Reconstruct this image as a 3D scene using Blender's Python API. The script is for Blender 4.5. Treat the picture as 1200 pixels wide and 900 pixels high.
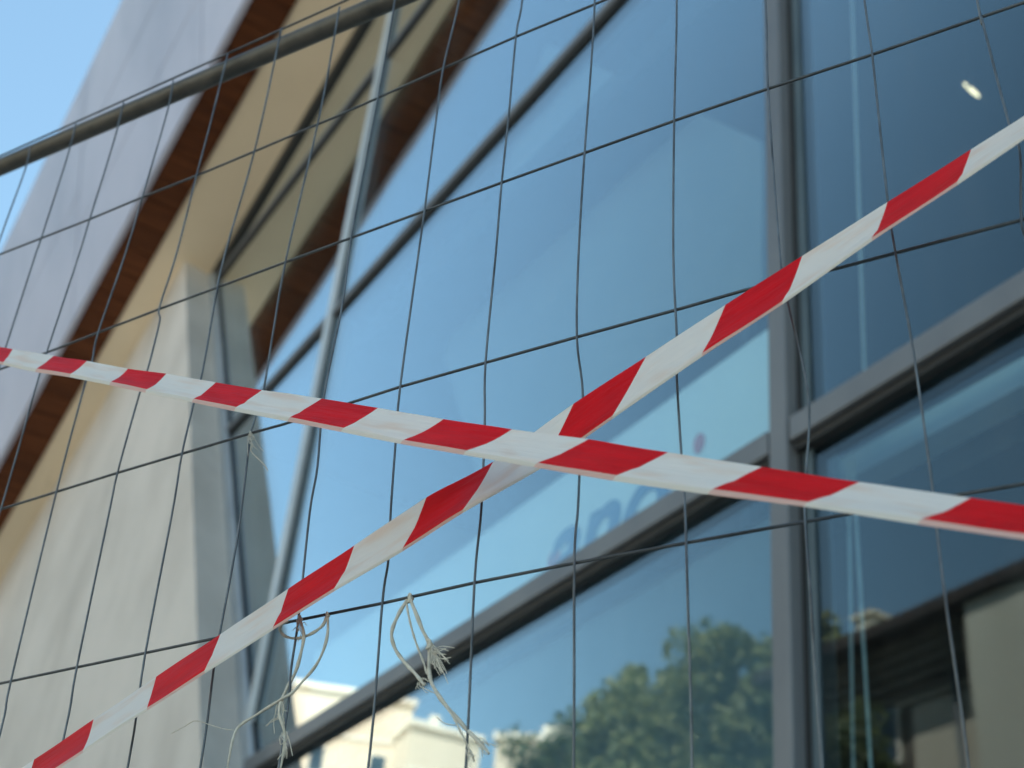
import bpy, bmesh, math, random
from mathutils import Vector, Matrix, noise
random.seed(7)
sc = bpy.context.scene
for o in list(bpy.data.objects): bpy.data.objects.remove(o)

# ------------------------------------------------------------------ camera
CAM = Vector((0, 0, 0.75))                       # photographer crouches close to the fence
FPX = 1660.0                                     # focal length in photo pixels (50 mm on 36 mm)
def nrm(v): return v.normalized()
def ray(x, y): return Vector((x-600, 450-y, FPX))
_Z = nrm(ray(870, -2050))
def _hz(v): return nrm(v-_Z*v.dot(_Z))
_H = _hz(ray(-616, 1430)); _F = _hz(ray(-2215, 1240))
_X = -_F
_Y = Vector((_Z.y*_X.z-_Z.z*_X.y, _Z.z*_X.x-_Z.x*_X.z, _Z.x*_X.y-_Z.y*_X.x))
if _Y.z < 0: _Y = -_Y
def toW(c): return Vector((_X.dot(c), _Y.dot(c), _Z.dot(c)))   # X along fence, Y through it, Z up
def w(x, y): return toW(ray(x, y))
cx, cy, cz = toW(Vector((1,0,0))), toW(Vector((0,1,0))), toW(Vector((0,0,1)))
cam_d = bpy.data.cameras.new('camera'); cam = bpy.data.objects.new('camera', cam_d)
sc.collection.objects.link(cam)
M = Matrix.Identity(4)
for i in range(3):
    M[i][0], M[i][1], M[i][2], M[i][3] = cx[i], cy[i], -cz[i], CAM[i]
cam.matrix_world = M
cam_d.sensor_width = 36; cam_d.lens = 36*FPX/1200
cam_d.clip_start = 0.05; cam_d.clip_end = 3000
cam_d.dof.use_dof = True; cam_d.dof.focus_distance = 1.36; cam_d.dof.aperture_fstop = 6.0
sc.camera = cam

# facade frame: RT runs along the glass to the right, NF points out of the glass to the street
hW = toW(_H)
NB = Vector((-hW.y, hW.x, 0))
if w(900, 450).dot(NB) < 0: NB = -NB
RT = -hW; NF = -NB; UP = Vector((0,0,1))
D = 3.0
def P(s, n, z): return CAM + RT*s + NB*(D-n) + UP*z            # z is measured from the camera
def on_n(x, y, n=0.0):                                           # photo point on a plane parallel to the glass
    v = w(x, y); v = v*((D-n)/v.dot(NB)); return v.dot(RT), v.z
def fp(x, y, d=0.9): v = w(x, y); return CAM + v*(d/v.y)         # photo point on the fence plane
def refl(x, y, n):                                               # point of the street whose mirror image falls there
    v = w(x, y); v = v*((D+n)/v.dot(NB)); return v.dot(RT), v.z

# ------------------------------------------------------------------ light
SUN_EL = math.radians(54); SUN_TURN = math.radians(-38)
sd = nrm(Matrix.Rotation(SUN_TURN, 3, 'Z') @ NB)                 # sun stands behind the glazed building
sd = sd*math.cos(SUN_EL) + UP*math.sin(SUN_EL)
wd = bpy.data.worlds.new('World'); sc.world = wd; wd.use_nodes = True
nt = wd.node_tree; bg = nt.nodes['Background']
sky = nt.nodes.new('ShaderNodeTexSky'); sky.sky_type = 'NISHITA'; sky.sun_disc = False
sky.sun_elevation = SUN_EL; sky.sun_rotation = math.atan2(sd.x, sd.y)
sky.air_density = 1.0; sky.dust_density = 0.4; sky.ozone_density = 2.6
tint = nt.nodes.new('ShaderNodeMix'); tint.data_type = 'RGBA'; tint.blend_type = 'MULTIPLY'; tint.inputs[0].default_value = 1
tint.inputs[7].default_value = (1.06, 1.11, 0.89, 1)             # clear summer sky a touch more cyan
nt.links.new(sky.outputs[0], tint.inputs[6]); nt.links.new(tint.outputs[2], bg.inputs[0]); bg.inputs[1].default_value = 0.15
sl = bpy.data.lights.new('sun', 'SUN'); sl.energy = 5.0; sl.angle = math.radians(0.53); sl.color = (1, 0.95, 0.87)
so = bpy.data.objects.new('sun', sl); sc.collection.objects.link(so)
so.rotation_euler = (-sd).to_track_quat('-Z', 'Y').to_euler(); so.location = (0, 0, 40)
sc.view_settings.view_transform = 'Standard'; sc.view_settings.look = 'None'
sc.view_settings.exposure = 1.32; sc.view_settings.gamma = 1.0
sc.render.engine = 'CYCLES'
sc.cycles.max_bounces = 10; sc.cycles.transparent_max_bounces = 24; sc.cycles.glossy_bounces = 6; sc.cycles.diffuse_bounces = 5
sc.cycles.caustics_reflective = False

# ------------------------------------------------------------------ materials
def mat(name): 
    m = bpy.data.materials.new(name); m.use_nodes = True
    return m, m.node_tree, m.node_tree.nodes['Principled BSDF']
def N(t, typ, **kw):
    n = t.nodes.new(typ)
    for k, v in kw.items(): setattr(n, k, v)
    return n
def L(t, a, b): t.links.new(a, b)
def ramp(t, fac, stops):
    r = N(t, 'ShaderNodeValToRGB'); e = r.color_ramp.elements
    while len(e) < len(stops): e.new(0.5)
    for el, (p, c) in zip(e, stops): el.position = p; el.color = (*c, 1)
    L(t, fac, r.inputs[0]); return r.outputs[0]
def noise_tex(t, vec, scale, detail=6, rough=0.6):
    n = N(t, 'ShaderNodeTexNoise'); n.inputs['Scale'].default_value = scale
    n.inputs['Detail'].default_value = detail; n.inputs['Roughness'].default_value = rough
    if vec is not None: L(t, vec, n.inputs['Vector'])
    return n.outputs[0]
def bump(t, b, height, strength, dist=0.01):
    n = N(t, 'ShaderNodeBump'); n.inputs['Strength'].default_value = strength; n.inputs['Distance'].default_value = dist
    L(t, height, n.inputs['Height']); L(t, n.outputs[0], b.inputs['Normal']); return n
def geo_pos(t): return N(t, 'ShaderNodeNewGeometry').outputs['Position']
def mapped(t, vec, scale=(1,1,1), rot=(0,0,0)):
    m = N(t, 'ShaderNodeMapping'); m.inputs['Scale'].default_value = scale; m.inputs['Rotation'].default_value = rot
    L(t, vec, m.inputs['Vector']); return m.outputs[0]
def mottled(name, c1, c2, scale=3.0, rough=0.6, metallic=0.0, bs=0.15, stretch=(1,1,1), bd=0.004, fine=60, c3=None):
    m, t, b = mat(name)
    v = mapped(t, geo_pos(t), stretch)
    a = noise_tex(t, v, scale, 8, 0.62)
    stops = [(0.3, c1), (0.7, c2)] if c3 is None else [(0.28, c1), (0.55, c2), (0.78, c3)]
    L(t, ramp(t, a, stops), b.inputs['Base Color'])
    f = noise_tex(t, v, fine, 4, 0.6); bump(t, b, f, bs, bd)
    mr = N(t, 'ShaderNodeMapRange'); mr.inputs[3].default_value = max(rough-0.12, 0.02); mr.inputs[4].default_value = min(rough+0.12, 1)
    L(t, a, mr.inputs[0]); L(t, mr.outputs[0], b.inputs['Roughness'])
    b.inputs['Metallic'].default_value = metallic
    return m
MT = {}
MT['alu'] = mottled('grey_aluminium', (0.105,0.11,0.12), (0.155,0.16,0.168), 2.6, 0.5, 0.2, 0.06, (1,1,0.4))
MT['alu_pale'] = mottled('pale_aluminium', (0.27,0.30,0.33), (0.37,0.40,0.425), 2.0, 0.42, 0.3, 0.05)
MT['alu_light'] = mottled('light_aluminium', (0.42,0.45,0.47), (0.52,0.55,0.57), 2.0, 0.4, 0.2, 0.05)
MT['side_refl'] = mottled('blue_grey_side_refl', (0.07,0.10,0.12), (0.10,0.135,0.155), 3, 0.4, 0.2, 0.03)  # colour of the mullion side as reflected in the glass
MT['gasket'] = mottled('black_gasket', (0.012,0.012,0.013), (0.02,0.02,0.02), 5, 0.6)
MT['render'] = mottled('cream_render', (0.43,0.385,0.345), (0.56,0.51,0.465), 1.2, 0.88, 0, 0.6, (1,1,0.6), 0.004, 70, (0.61,0.545,0.50))
MT['soffit'] = mottled('tan_soffit_board', (0.69,0.57,0.41), (0.77,0.64,0.47), 0.7, 0.65, 0, 0.1)
MT['fascia'] = mottled('lavender_grey_panel', (0.30,0.31,0.385), (0.40,0.405,0.49), 0.8, 0.6, 0, 0.12, (1,1,0.35), 0.003, 40, (0.37,0.375,0.455))
MT['interior'] = mottled('dark_interior', (0.015,0.016,0.018), (0.025,0.026,0.028), 1.0, 0.8)
MT['blind'] = mottled('blue_grey_blind_fabric', (0.10,0.13,0.16), (0.15,0.18,0.21), 1.5, 0.8, 0, 0.1, (1,1,0.3))
MT['banner'] = mottled('white_banner', (0.74,0.77,0.78), (0.80,0.82,0.82), 1.5, 0.6, 0, 0.03)
MT['blue_print'] = mottled('blue_print', (0.03,0.12,0.26), (0.05,0.16,0.32), 3, 0.6, 0, 0.02)
MT['red_print'] = mottled('red_print', (0.55,0.10,0.12), (0.6,0.14,0.15), 3, 0.6, 0, 0.02)
MT['beam'] = mottled('pale_beam', (0.40,0.42,0.42), (0.50,0.51,0.51), 1.2, 0.7)
MT['wedge_sheet'] = mottled('wedge_reflection', (0.18,0.20,0.22), (0.24,0.26,0.27), 1.2, 0.8)  # tone of the pale reflection imitated in the middle window
MT['rod'] = mottled('pale_rod', (0.36,0.40,0.40), (0.48,0.51,0.51), 8, 0.6)
MT['wire'] = mottled('galvanised_wire', (0.03,0.032,0.034), (0.07,0.072,0.075), 22, 0.45, 0.5, 0.3, (1,1,1), 0.001, 220, (0.10,0.095,0.09))
MT['wire_v'] = mottled('bright_galvanised_wire', (0.055,0.055,0.055), (0.13,0.135,0.14), 30, 0.4, 0.65, 0.3, (1,1,1), 0.001, 260, (0.20,0.205,0.21))
MT['tube'] = mottled('weathered_tube', (0.03,0.025,0.02), (0.085,0.07,0.055), 12, 0.5, 0.2, 0.5, (1,1,1), 0.002, 130, (0.11,0.085,0.06))
MT['concrete'] = mottled('concrete', (0.30,0.29,0.27), (0.40,0.39,0.37), 5, 0.9, 0, 0.5)
MT['asphalt'] = mottled('asphalt', (0.045,0.045,0.047), (0.065,0.064,0.062), 2, 0.9, 0, 0.6, (1,1,1), 0.01, 120)
MT['paving'] = mottled('pale_paving', (0.50,0.46,0.40), (0.58,0.54,0.47), 0.8, 0.85, 0, 0.4)
MT['stucco'] = mottled('warm_stucco', (0.68,0.55,0.41), (0.76,0.63,0.48), 0.25, 0.9, 0, 0.2, (1,1,0.4))
MT['stucco2'] = mottled('peach_stucco', (0.68,0.56,0.42), (0.75,0.63,0.49), 0.3, 0.9, 0, 0.2, (1,1,0.4))
MT['white_trim'] = mottled('white_trim', (0.76,0.67,0.55), (0.81,0.73,0.61), 1, 0.8)
MT['cream_wall'] = mottled('cream_plaster', (0.60,0.55,0.44), (0.68,0.63,0.52), 0.8, 0.9, 0, 0.2)
MT['dark_wall'] = mottled('dark_brown_wall', (0.05,0.04,0.032), (0.20,0.165,0.125), 1.3, 0.9, 0, 0.6, (1,1,1), 0.01, 25, (0.12,0.095,0.075))  # mottled dark brown wall colour
MT['roof_tile'] = mottled('dark_roof_tile', (0.035,0.028,0.026), (0.10,0.07,0.06), 3, 0.85, 0, 0.4)
MT['window'] = mottled('dark_window_glass', (0.03,0.05,0.07), (0.05,0.08,0.10), 1, 0.1, 0, 0.02)
MT['bark'] = mottled('bark', (0.06,0.045,0.03), (0.13,0.10,0.07), 8, 0.9, 0, 0.8, (1,1,0.2), 0.02, 30)
MT['stone'] = mottled('pale_stone', (0.55,0.47,0.36), (0.65,0.56,0.44), 2, 0.85)

def wood_mat():
    m, t, b = mat('dark_stained_wood')
    g = N(t, 'ShaderNodeAttribute', attribute_name='grain').outputs['Vector']
    oi = N(t, 'ShaderNodeObjectInfo').outputs['Random']
    add = N(t, 'ShaderNodeVectorMath', operation='ADD'); L(t, g, add.inputs[0])
    k = N(t, 'ShaderNodeMath', operation='MULTIPLY'); L(t, oi, k.inputs[0]); k.inputs[1].default_value = 37
    L(t, k.outputs[0], add.inputs[1])
    v = mapped(t, add.outputs[0], (1.2, 26, 1))
    a = noise_tex(t, v, 1.0, 9, 0.65)
    col = ramp(t, a, [(0.28, (0.045,0.013,0.005)), (0.52, (0.095,0.029,0.009)), (0.75, (0.16,0.055,0.018))])
    hs = N(t, 'ShaderNodeHueSaturation'); mr = N(t, 'ShaderNodeMapRange'); mr.inputs[3].default_value = 0.82; mr.inputs[4].default_value = 1.15
    L(t, oi, mr.inputs[0]); L(t, mr.outputs[0], hs.inputs['Value']); L(t, col, hs.inputs['Color'])
    L(t, hs.outputs[0], b.inputs['Base Color']); b.inputs['Roughness'].default_value = 0.7; b.inputs['Specular IOR Level'].default_value = 0.2
    bump(t, b, a, 0.3, 0.004); return m
MT['wood'] = wood_mat()

def glass_mat():
    m = bpy.data.materials.new('coated_glass'); m.use_nodes = True; t = m.node_tree
    t.nodes.clear(); out = N(t, 'ShaderNodeOutputMaterial')
    g = N(t, 'ShaderNodeNewGeometry')
    oi = N(t, 'ShaderNodeObjectInfo')
    nz = N(t, 'ShaderNodeTexNoise', noise_dimensions='4D'); nz.inputs['Scale'].default_value = 0.75; nz.inputs['Detail'].default_value = 1.5
    L(t, g.outputs['Position'], nz.inputs['Vector'])
    mw = N(t, 'ShaderNodeMath', operation='MULTIPLY'); L(t, oi.outputs['Random'], mw.inputs[0]); mw.inputs[1].default_value = 30; L(t, mw.outputs[0], nz.inputs['W'])
    bp = N(t, 'ShaderNodeBump'); bp.inputs['Strength'].default_value = 1.0; bp.inputs['Distance'].default_value = 0.0024
    L(t, nz.outputs[0], bp.inputs['Height'])
    dot = N(t, 'ShaderNodeVectorMath', operation='DOT_PRODUCT'); L(t, g.outputs['Normal'], dot.inputs[0]); L(t, g.outputs['Incoming'], dot.inputs[1])
    def mth(op, a, b_=None, clamp=False):
        n = N(t, 'ShaderNodeMath', operation=op); n.use_clamp = clamp
        for i, q in enumerate((a, b_)):
            if q is None: continue
            if isinstance(q, (int, float)): n.inputs[i].default_value = q
            else: L(t, q, n.inputs[i])
        return n.outputs[0]
    c = mth('ABSOLUTE', dot.outputs['Value'])
    p5 = mth('POWER', mth('SUBTRACT', 1.0, c), 5.0)
    r1 = mth('ADD', mth('MULTIPLY', p5, 0.985), 0.007)
    r2 = mth('DIVIDE', mth('MULTIPLY', r1, 6.4), mth('ADD', 1.0, mth('MULTIPLY', r1, 5.4)), True)   # two sheets' surfaces
    gl = N(t, 'ShaderNodeBsdfGlossy'); gl.inputs['Roughness'].default_value = 0.012; gl.inputs['Color'].default_value = (0.90,0.975,1,1)
    L(t, bp.outputs[0], gl.inputs['Normal'])
    tr = N(t, 'ShaderNodeBsdfTransparent'); tr.inputs['Color'].default_value = (0.80,0.90,0.92,1)
    mx = N(t, 'ShaderNodeMixShader'); L(t, r2, mx.inputs[0]); L(t, tr.outputs[0], mx.inputs[1]); L(t, gl.outputs[0], mx.inputs[2])
    # thin film of dust and dried rain streaks
    dn = noise_tex(t, mapped(t, g.outputs['Position'], (2.2,2.2,0.22)), 3.0, 8, 0.7)
    d2 = noise_tex(t, g.outputs['Position'], 0.9, 4, 0.6)
    dm = N(t, 'ShaderNodeMapRange'); dm.inputs[1].default_value = 0.42; dm.inputs[2].default_value = 0.80; dm.inputs[3].default_value = 0.0; dm.inputs[4].default_value = 0.018
    L(t, mth('MULTIPLY', dn, mth('ADD', d2, 0.45)), dm.inputs[0])
    df = N(t, 'ShaderNodeBsdfDiffuse'); df.inputs['Color'].default_value = (0.55,0.53,0.5,1)
    m3 = N(t, 'ShaderNodeMixShader'); L(t, dm.outputs[0], m3.inputs[0]); L(t, mx.outputs[0], m3.inputs[1]); L(t, df.outputs[0], m3.inputs[2])
    L(t, m3.outputs[0], out.inputs[0]); return m
MT['glass'] = glass_mat()

def tape_mat():
    m, t, b = mat('barrier_tape_film')
    uv = N(t, 'ShaderNodeUVMap', uv_map='UVMap').outputs[0]
    sp = N(t, 'ShaderNodeSeparateXYZ'); L(t, uv, sp.inputs[0])
    fr = N(t, 'ShaderNodeMath', operation='FRACT'); L(t, sp.outputs[0], fr.inputs[0])
    lt = N(t, 'ShaderNodeMath', operation='LESS_THAN'); L(t, fr.outputs[0], lt.inputs[0]); lt.inputs[1].default_value = 0.5
    lip = N(t, 'ShaderNodeMath', operation='GREATER_THAN'); L(t, sp.outputs[1], lip.inputs[0]); lip.inputs[1].default_value = 1.001
    v = mapped(t, uv, (1.6, 1.5, 1))
    nz = noise_tex(t, v, 1.7, 2, 0.45)
    white = ramp(t, nz, [(0.30, (0.80,0.71,0.655)), (0.50, (0.80,0.70,0.64)), (0.68, (0.78,0.60,0.50))])
    red = ramp(t, nz, [(0.3, (0.60,0.002,0.004)), (0.7, (0.74,0.003,0.006))])
    mx = N(t, 'ShaderNodeMix', data_type='RGBA'); L(t, lt.outputs[0], mx.inputs[0]); L(t, white, mx.inputs[6]); L(t, red, mx.inputs[7])
    back = N(t, 'ShaderNodeMix', data_type='RGBA'); L(t, lt.outputs[0], back.inputs[0]); back.inputs[6].default_value = (0.74,0.64,0.55,1); back.inputs[7].default_value = (0.72,0.44,0.37,1)
    m2 = N(t, 'ShaderNodeMix', data_type='RGBA'); L(t, lip.outputs[0], m2.inputs[0]); L(t, mx.outputs[2], m2.inputs[6]); L(t, back.outputs[2], m2.inputs[7])
    L(t, m2.outputs[2], b.inputs['Base Color']); b.inputs['Roughness'].default_value = 0.36
    b.inputs['Specular IOR Level'].default_value = 0.12
    wr = noise_tex(t, mapped(t, uv, (1.1, 2.6, 1)), 3.2, 5, 0.62); bump(t, b, wr, 0.3, 0.006)
    trn = N(t, 'ShaderNodeBsdfTranslucent'); L(t, m2.outputs[2], trn.inputs[0])
    ms = N(t, 'ShaderNodeMixShader'); ms.inputs[0].default_value = 0.28
    out = t.nodes['Material Output']; L(t, b.outputs[0], ms.inputs[1]); L(t, trn.outputs[0], ms.inputs[2]); L(t, ms.outputs[0], out.inputs[0])
    return m
MT['tape'] = tape_mat()
MT['twine'] = mottled('pale_twine', (0.46,0.40,0.32), (0.64,0.58,0.48), 160, 0.95, 0, 0.8, (1,1,1), 0.001, 600)
def leaf_mat(name, a, b_):
    m, t, b = mat(name)
    rn = N(t, 'ShaderNodeAttribute', attribute_name='tint').outputs['Fac']
    c = ramp(t, rn, [(0.0, a), (1.0, b_)])
    L(t, c, b.inputs['Base Color']); b.inputs['Roughness'].default_value = 0.5
    trn = N(t, 'ShaderNodeBsdfTranslucent'); L(t, c, trn.inputs[0])
    ms = N(t, 'ShaderNodeMixShader'); ms.inputs[0].default_value = 0.3
    out = t.nodes['Material Output']; L(t, b.outputs[0], ms.inputs[1]); L(t, trn.outputs[0], ms.inputs[2]); L(t, ms.outputs[0], out.inputs[0])
    return m
MT['leaf'] = leaf_mat('green_leaves', (0.09,0.13,0.04), (0.30,0.29,0.10))
MT['leaf2'] = leaf_mat('dark_leaves', (0.05,0.08,0.028), (0.14,0.16,0.055))
def lamp_mat():
    m, t, b = mat('lamp_glow'); b.inputs['Base Color'].default_value = (1,0.9,0.7,1)
    b.inputs['Emission Color'].default_value = (1,0.74,0.42,1); b.inputs['Emission Strength'].default_value = 1.1; return m
MT['glow'] = lamp_mat()

# ------------------------------------------------------------------ builders
OFF = {}
def link(o): sc.collection.objects.link(o); return o
def tag(o, label=None, cat=None, group=None, kind=None):
    for k, v in (('label', label), ('category', cat), ('group', group), ('kind', kind)):
        if v: o[k] = v
    return o
def thing(name, loc, label, cat, group=None):
    o = link(bpy.data.objects.new(name, None)); o.location = loc; OFF[o.name] = Vector(loc)
    return tag(o, label, cat, group)
def build(name, verts, faces, m, parent=None, smooth=False, origin=None):
    """one mesh object from world-space vertices"""
    if parent is not None: off = OFF[parent.name]
    else: off = Vector(origin) if origin is not None else Vector((sum(v[0] for v in verts)/len(verts), sum(v[1] for v in verts)/len(verts), min(v[2] for v in verts)))
    me = bpy.data.meshes.new(name); me.from_pydata([tuple(Vector(v)-off) for v in verts], [], faces); me.update()
    bm = bmesh.new(); bm.from_mesh(me); bmesh.ops.recalc_face_normals(bm, faces=bm.faces); bm.to_mesh(me); bm.free()
    if smooth:
        for p in me.polygons: p.use_smooth = True
    me.materials.append(MT[m] if isinstance(m, str) else m)
    o = link(bpy.data.objects.new(name, me)); OFF[o.name] = off
    if parent is not None: o.parent = parent
    else: o.location = off
    return o
def bevel(o, wd=0.004, seg=2):
    b = o.modifiers.new('bevel', 'BEVEL'); b.width = wd; b.segments = seg; b.limit_method = 'ANGLE'; return o
def prism(a, b):                       # two matching loops -> closed solid
    k = len(a)
    return list(a)+list(b), [tuple(range(k)), tuple(range(2*k-1, k-1, -1))]+[(i, (i+1) % k, k+(i+1) % k, k+i) for i in range(k)]
def boxP(s0, s1, n0, n1, z0, z1):      # box in facade coordinates
    a = [P(s0,n0,z0), P(s1,n0,z0), P(s1,n1,z0), P(s0,n1,z0)]; b = [P(s0,n0,z1), P(s1,n0,z1), P(s1,n1,z1), P(s0,n1,z1)]
    return prism(a, b)
def poly_solid(poly, n0, n1):          # polygon (s,z) extruded along the facade normal
    return prism([P(s,n0,z) for s, z in poly], [P(s,n1,z) for s, z in poly])
def spline(pts, k=6):
    pts = [Vector(p) for p in pts]; out = []
    for i in range(len(pts)-1):
        p0 = pts[max(i-1,0)]; p1 = pts[i]; p2 = pts[i+1]; p3 = pts[min(i+2,len(pts)-1)]
        for j in range(k):
            t = j/k; out.append(0.5*((2*p1)+(p2-p0)*t+(2*p0-5*p1+4*p2-p3)*t*t+(3*p1-p0-3*p2+p3)*t**3))
    out.append(pts[-1]); return out
def tube(pts, r, sides=8, taper=None):
    V, F = [], []; n = len(pts); nv = None
    for i, p in enumerate(pts):
        d = nrm(pts[min(i+1,n-1)]-pts[max(i-1,0)])
        if nv is None: nv = d.orthogonal().normalized()
        nv = nrm(nv-d*nv.dot(d)); bv = d.cross(nv)
        rr = r if taper is None else r*taper(i/(n-1))
        for k in range(sides):
            a = 2*math.pi*k/sides; V.append(p+nv*(rr*math.cos(a))+bv*(rr*math.sin(a)))
    for i in range(n-1):
        for k in range(sides):
            F.append((i*sides+k, i*sides+(k+1) % sides, (i+1)*sides+(k+1) % sides, (i+1)*sides+k))
    F.append(tuple(range(sides))); F.append(tuple(range((n-1)*sides, n*sides)))
    return V, F
def clip(poly, a, b, c):               # keep a*s+b*z <= c
    out = []
    for i in range(len(poly)):
        p, q = poly[i], poly[(i+1) % len(poly)]; dp = a*p[0]+b*p[1]-c; dq = a*q[0]+b*q[1]-c
        if dp <= 0: out.append(p)
        if dp*dq < 0:
            t = dp/(dp-dq); out.append((p[0]+(q[0]-p[0])*t, p[1]+(q[1]-p[1])*t))
    return out
G = -CAM.z                              # ground height in camera-relative z

# ------------------------------------------------------------------ ground
def sheet(name, s0, s1, n0, n1, z, m):
    return tag(build(name, [P(s0,n0,z), P(s1,n0,z), P(s1,n1,z), P(s0,n1,z)], [(0,1,2,3)], m), kind='structure')
sheet('ground', -900, 900, -900, 900, G-0.13, 'paving')
tag(build('pavement', *boxP(-60, 40, -0.5, 7.0, G-0.125, G), 'paving'), kind='structure')
sheet('road', -60, 40, 7.004, 13.0, G-0.122, 'asphalt')
tag(build('kerb', *boxP(-60, 40, 7.003, 7.15, G-0.125, G+0.004), 'concrete'), kind='structure')

# ------------------------------------------------------------------ the glazed building
SL = 0.355; KM = math.sqrt(1+SL*SL)
def zs(s, m): return m*KM + SL*s        # height of the sloping soffit line m above the facade coordinate s
MS = 12.46                              # soffit
S_L, S_R = -35.0, 7.6
bld = thing('glazed_building', P(-8, -4, G), 'angular glazed building with grey frames, sloping tan soffit and lavender fascia', 'building')
SLT = 0.03                              # transoms run very slightly out of level
HWT = {1: 0.049, 2: 0.033, 3: 0.030}; FQT = {1: 0.082, 2: 0.052, 3: 0.046}   # half height and projection of each transom
TL_ = {}
for i_, (pa, pb) in {1: ((480, 778), (1020, 443)), 2: ((400, 352), (690, 28)), 3: ((300, 262), (490, 10))}.items():
    (sa_, za_), (sb_, zb_) = on_n(*pa, FQT[i_]), on_n(*pb, FQT[i_]); TL_[i_] = (sa_, za_, (zb_-za_)/(sb_-sa_))
def zt(i, s): return TL_[i][1]+(s-TL_[i][0])*TL_[i][2]
FW, FQ = 0.112, 0.085
MULL = [on_n(398, 300, 0.06)[0], on_n(910, 450, FQ)[0]]; MULL += [MULL[1]+5.0, MULL[1]+9.97]
FWM = [0.08, 0.092, FW, FW]; FQM = [0.06, FQ, FQ, FQ]
#                   # frame width and how far it stands proud of the glass
# leaning left edge of the glazing
PA = (-11.95, 8.60); PB = (-8.16, 2.66)
PK = (PB[0]-PA[0])/(PB[1]-PA[1])        # ds/dz
def s_edge(z): return PA[0]+PK*(z-PA[1])
# mullions
mull_objs = []
for k, s in enumerate(MULL):
    top = zs(s, MS)-0.02
    bot = G if s_edge(G) < s or k > 0 else zt(1, s)
    z_lo = G; FW_, FQ_ = FWM[k], FQM[k]
    if k == 0: z_lo = PA[1]+(s-0.1-PA[0])/PK if (s-0.1) < s_edge(G) else G
    o = build('mullion', *boxP(s-FW_/2, s+FW_/2, -0.12, FQ_, z_lo, top), 'alu_light' if k == 0 else 'alu', bld); bevel(o, 0.006)
    mull_objs.append(o)
    g = build('gasket', *boxP(s+FW_/2, s+FW_/2+0.022, 0.0135, 0.03, z_lo, top-0.02), 'gasket', o)
    g = build('gasket', *boxP(s-FW_/2-0.022, s-FW_/2, 0.0135, 0.03, z_lo, top-0.02), 'gasket', o)
    g = build('reflection_strip', *boxP(s+FW_/2+0.022, s+FW_/2+0.06, 0.0135, 0.022, z_lo, top-0.03), 'side_refl', o)  # strip imitates the mullion side's reflection in the pane
# transoms, butted between mullions
for i in (1, 2, 3):
    zz = zt(i, -8); left = s_edge(zz)
    edges = [left]+[s for s in MULL if s > left+0.3]
    for a, b in zip(edges[:-1], edges[1:]):
        s0 = a+FW/2+0.001; s1 = b-FW/2-0.001
        hw = HWT[i]
        poly = [(s0, zt(i,s0)-hw), (s1, zt(i,s1)-hw), (s1, zt(i,s1)+hw), (s0, zt(i,s0)+hw)]
        if zt(i, s0) > zs(s0, MS)-0.2:
            s0 = (MS*KM-0.2-zt(i,0))/(zt(i,1)-zt(i,0)-SL)
            if s0 > s1-0.2: continue
            poly = [(s0, zt(i,s0)-hw), (s1, zt(i,s1)-hw), (s1, zt(i,s1)+hw), (s0, zt(i,s0)+hw)]
        o = build('transom', *poly_solid(poly, -0.11, FQT[i]), 'alu', bld); bevel(o, 0.006)
        q = [(s0, zt(i,s0)-hw-0.03), (s1, zt(i,s1)-hw-0.03), (s1, zt(i,s1)-hw-0.0005), (s0, zt(i,s0)-hw-0.0005)]
        build('gasket', *poly_solid(q, 0.0135, 0.055 if i == 1 else 0.035), 'gasket', o)
# glass panes
cols = [(-14, MULL[0]), (MULL[0], MULL[1]), (MULL[1], MULL[2]), (MULL[2], MULL[3])]
for c0, c1 in cols:
    for row in range(4):
        lo = (lambda s: G+0.02) if row == 0 else (lambda s, r=row: zt(r, s))
        hi = (lambda s, r=row: zt(r+1, s)) if row < 3 else (lambda s: 40)
        poly = [(c0, lo(c0)), (c1, lo(c1)), (c1, hi(c1)), (c0, hi(c0))]
        poly = clip(poly, -SL, 1, MS*KM-0.01)                       # under the soffit
        poly = clip(poly, -1, PK, PK*PA[1]-PA[0]) if poly else poly # right of the leaning edge
        if len(poly) < 3: continue
        build('glass_pane', *poly_solid(poly, -0.012, 0.012), 'glass', bld)
# leaning edge frame (pale blue-grey tube) and top frame under the soffit
e0 = (s_edge(G), G); e1 = (s_edge(8.9), 8.9)
dx = 0.09
def strip(sa, za, sb, zb, wdt): return [(sa, za), (sa+wdt, za), (sb+wdt, zb), (sb, zb)]
o = build('edge_frame', *poly_solid(strip(e0[0]-0.02, e0[1], e1[0]-0.02, e1[1], 0.15), -0.1, 0.06), 'alu_pale', bld); bevel(o, 0.02, 3)
build('gasket', *poly_solid(strip(e0[0]+0.131, e0[1], e1[0]+0.131, e1[1], 0.02), 0.0135, 0.03), 'gasket', o)
build('gasket', *poly_solid(strip(e0[0]-0.052, e0[1], e1[0]-0.052, e1[1], 0.030), 0.0135, 0.05), 'gasket', o)
ts0, ts1 = -12.6, 7.4
o = build('top_frame', *poly_solid([(ts0, zs(ts0,MS)-0.15), (ts1, zs(ts1,MS)-0.15), (ts1, zs(ts1,MS)-0.002), (ts0, zs(ts0,MS)-0.002)], -0.1, 0.055), 'gasket', bld)
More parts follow.
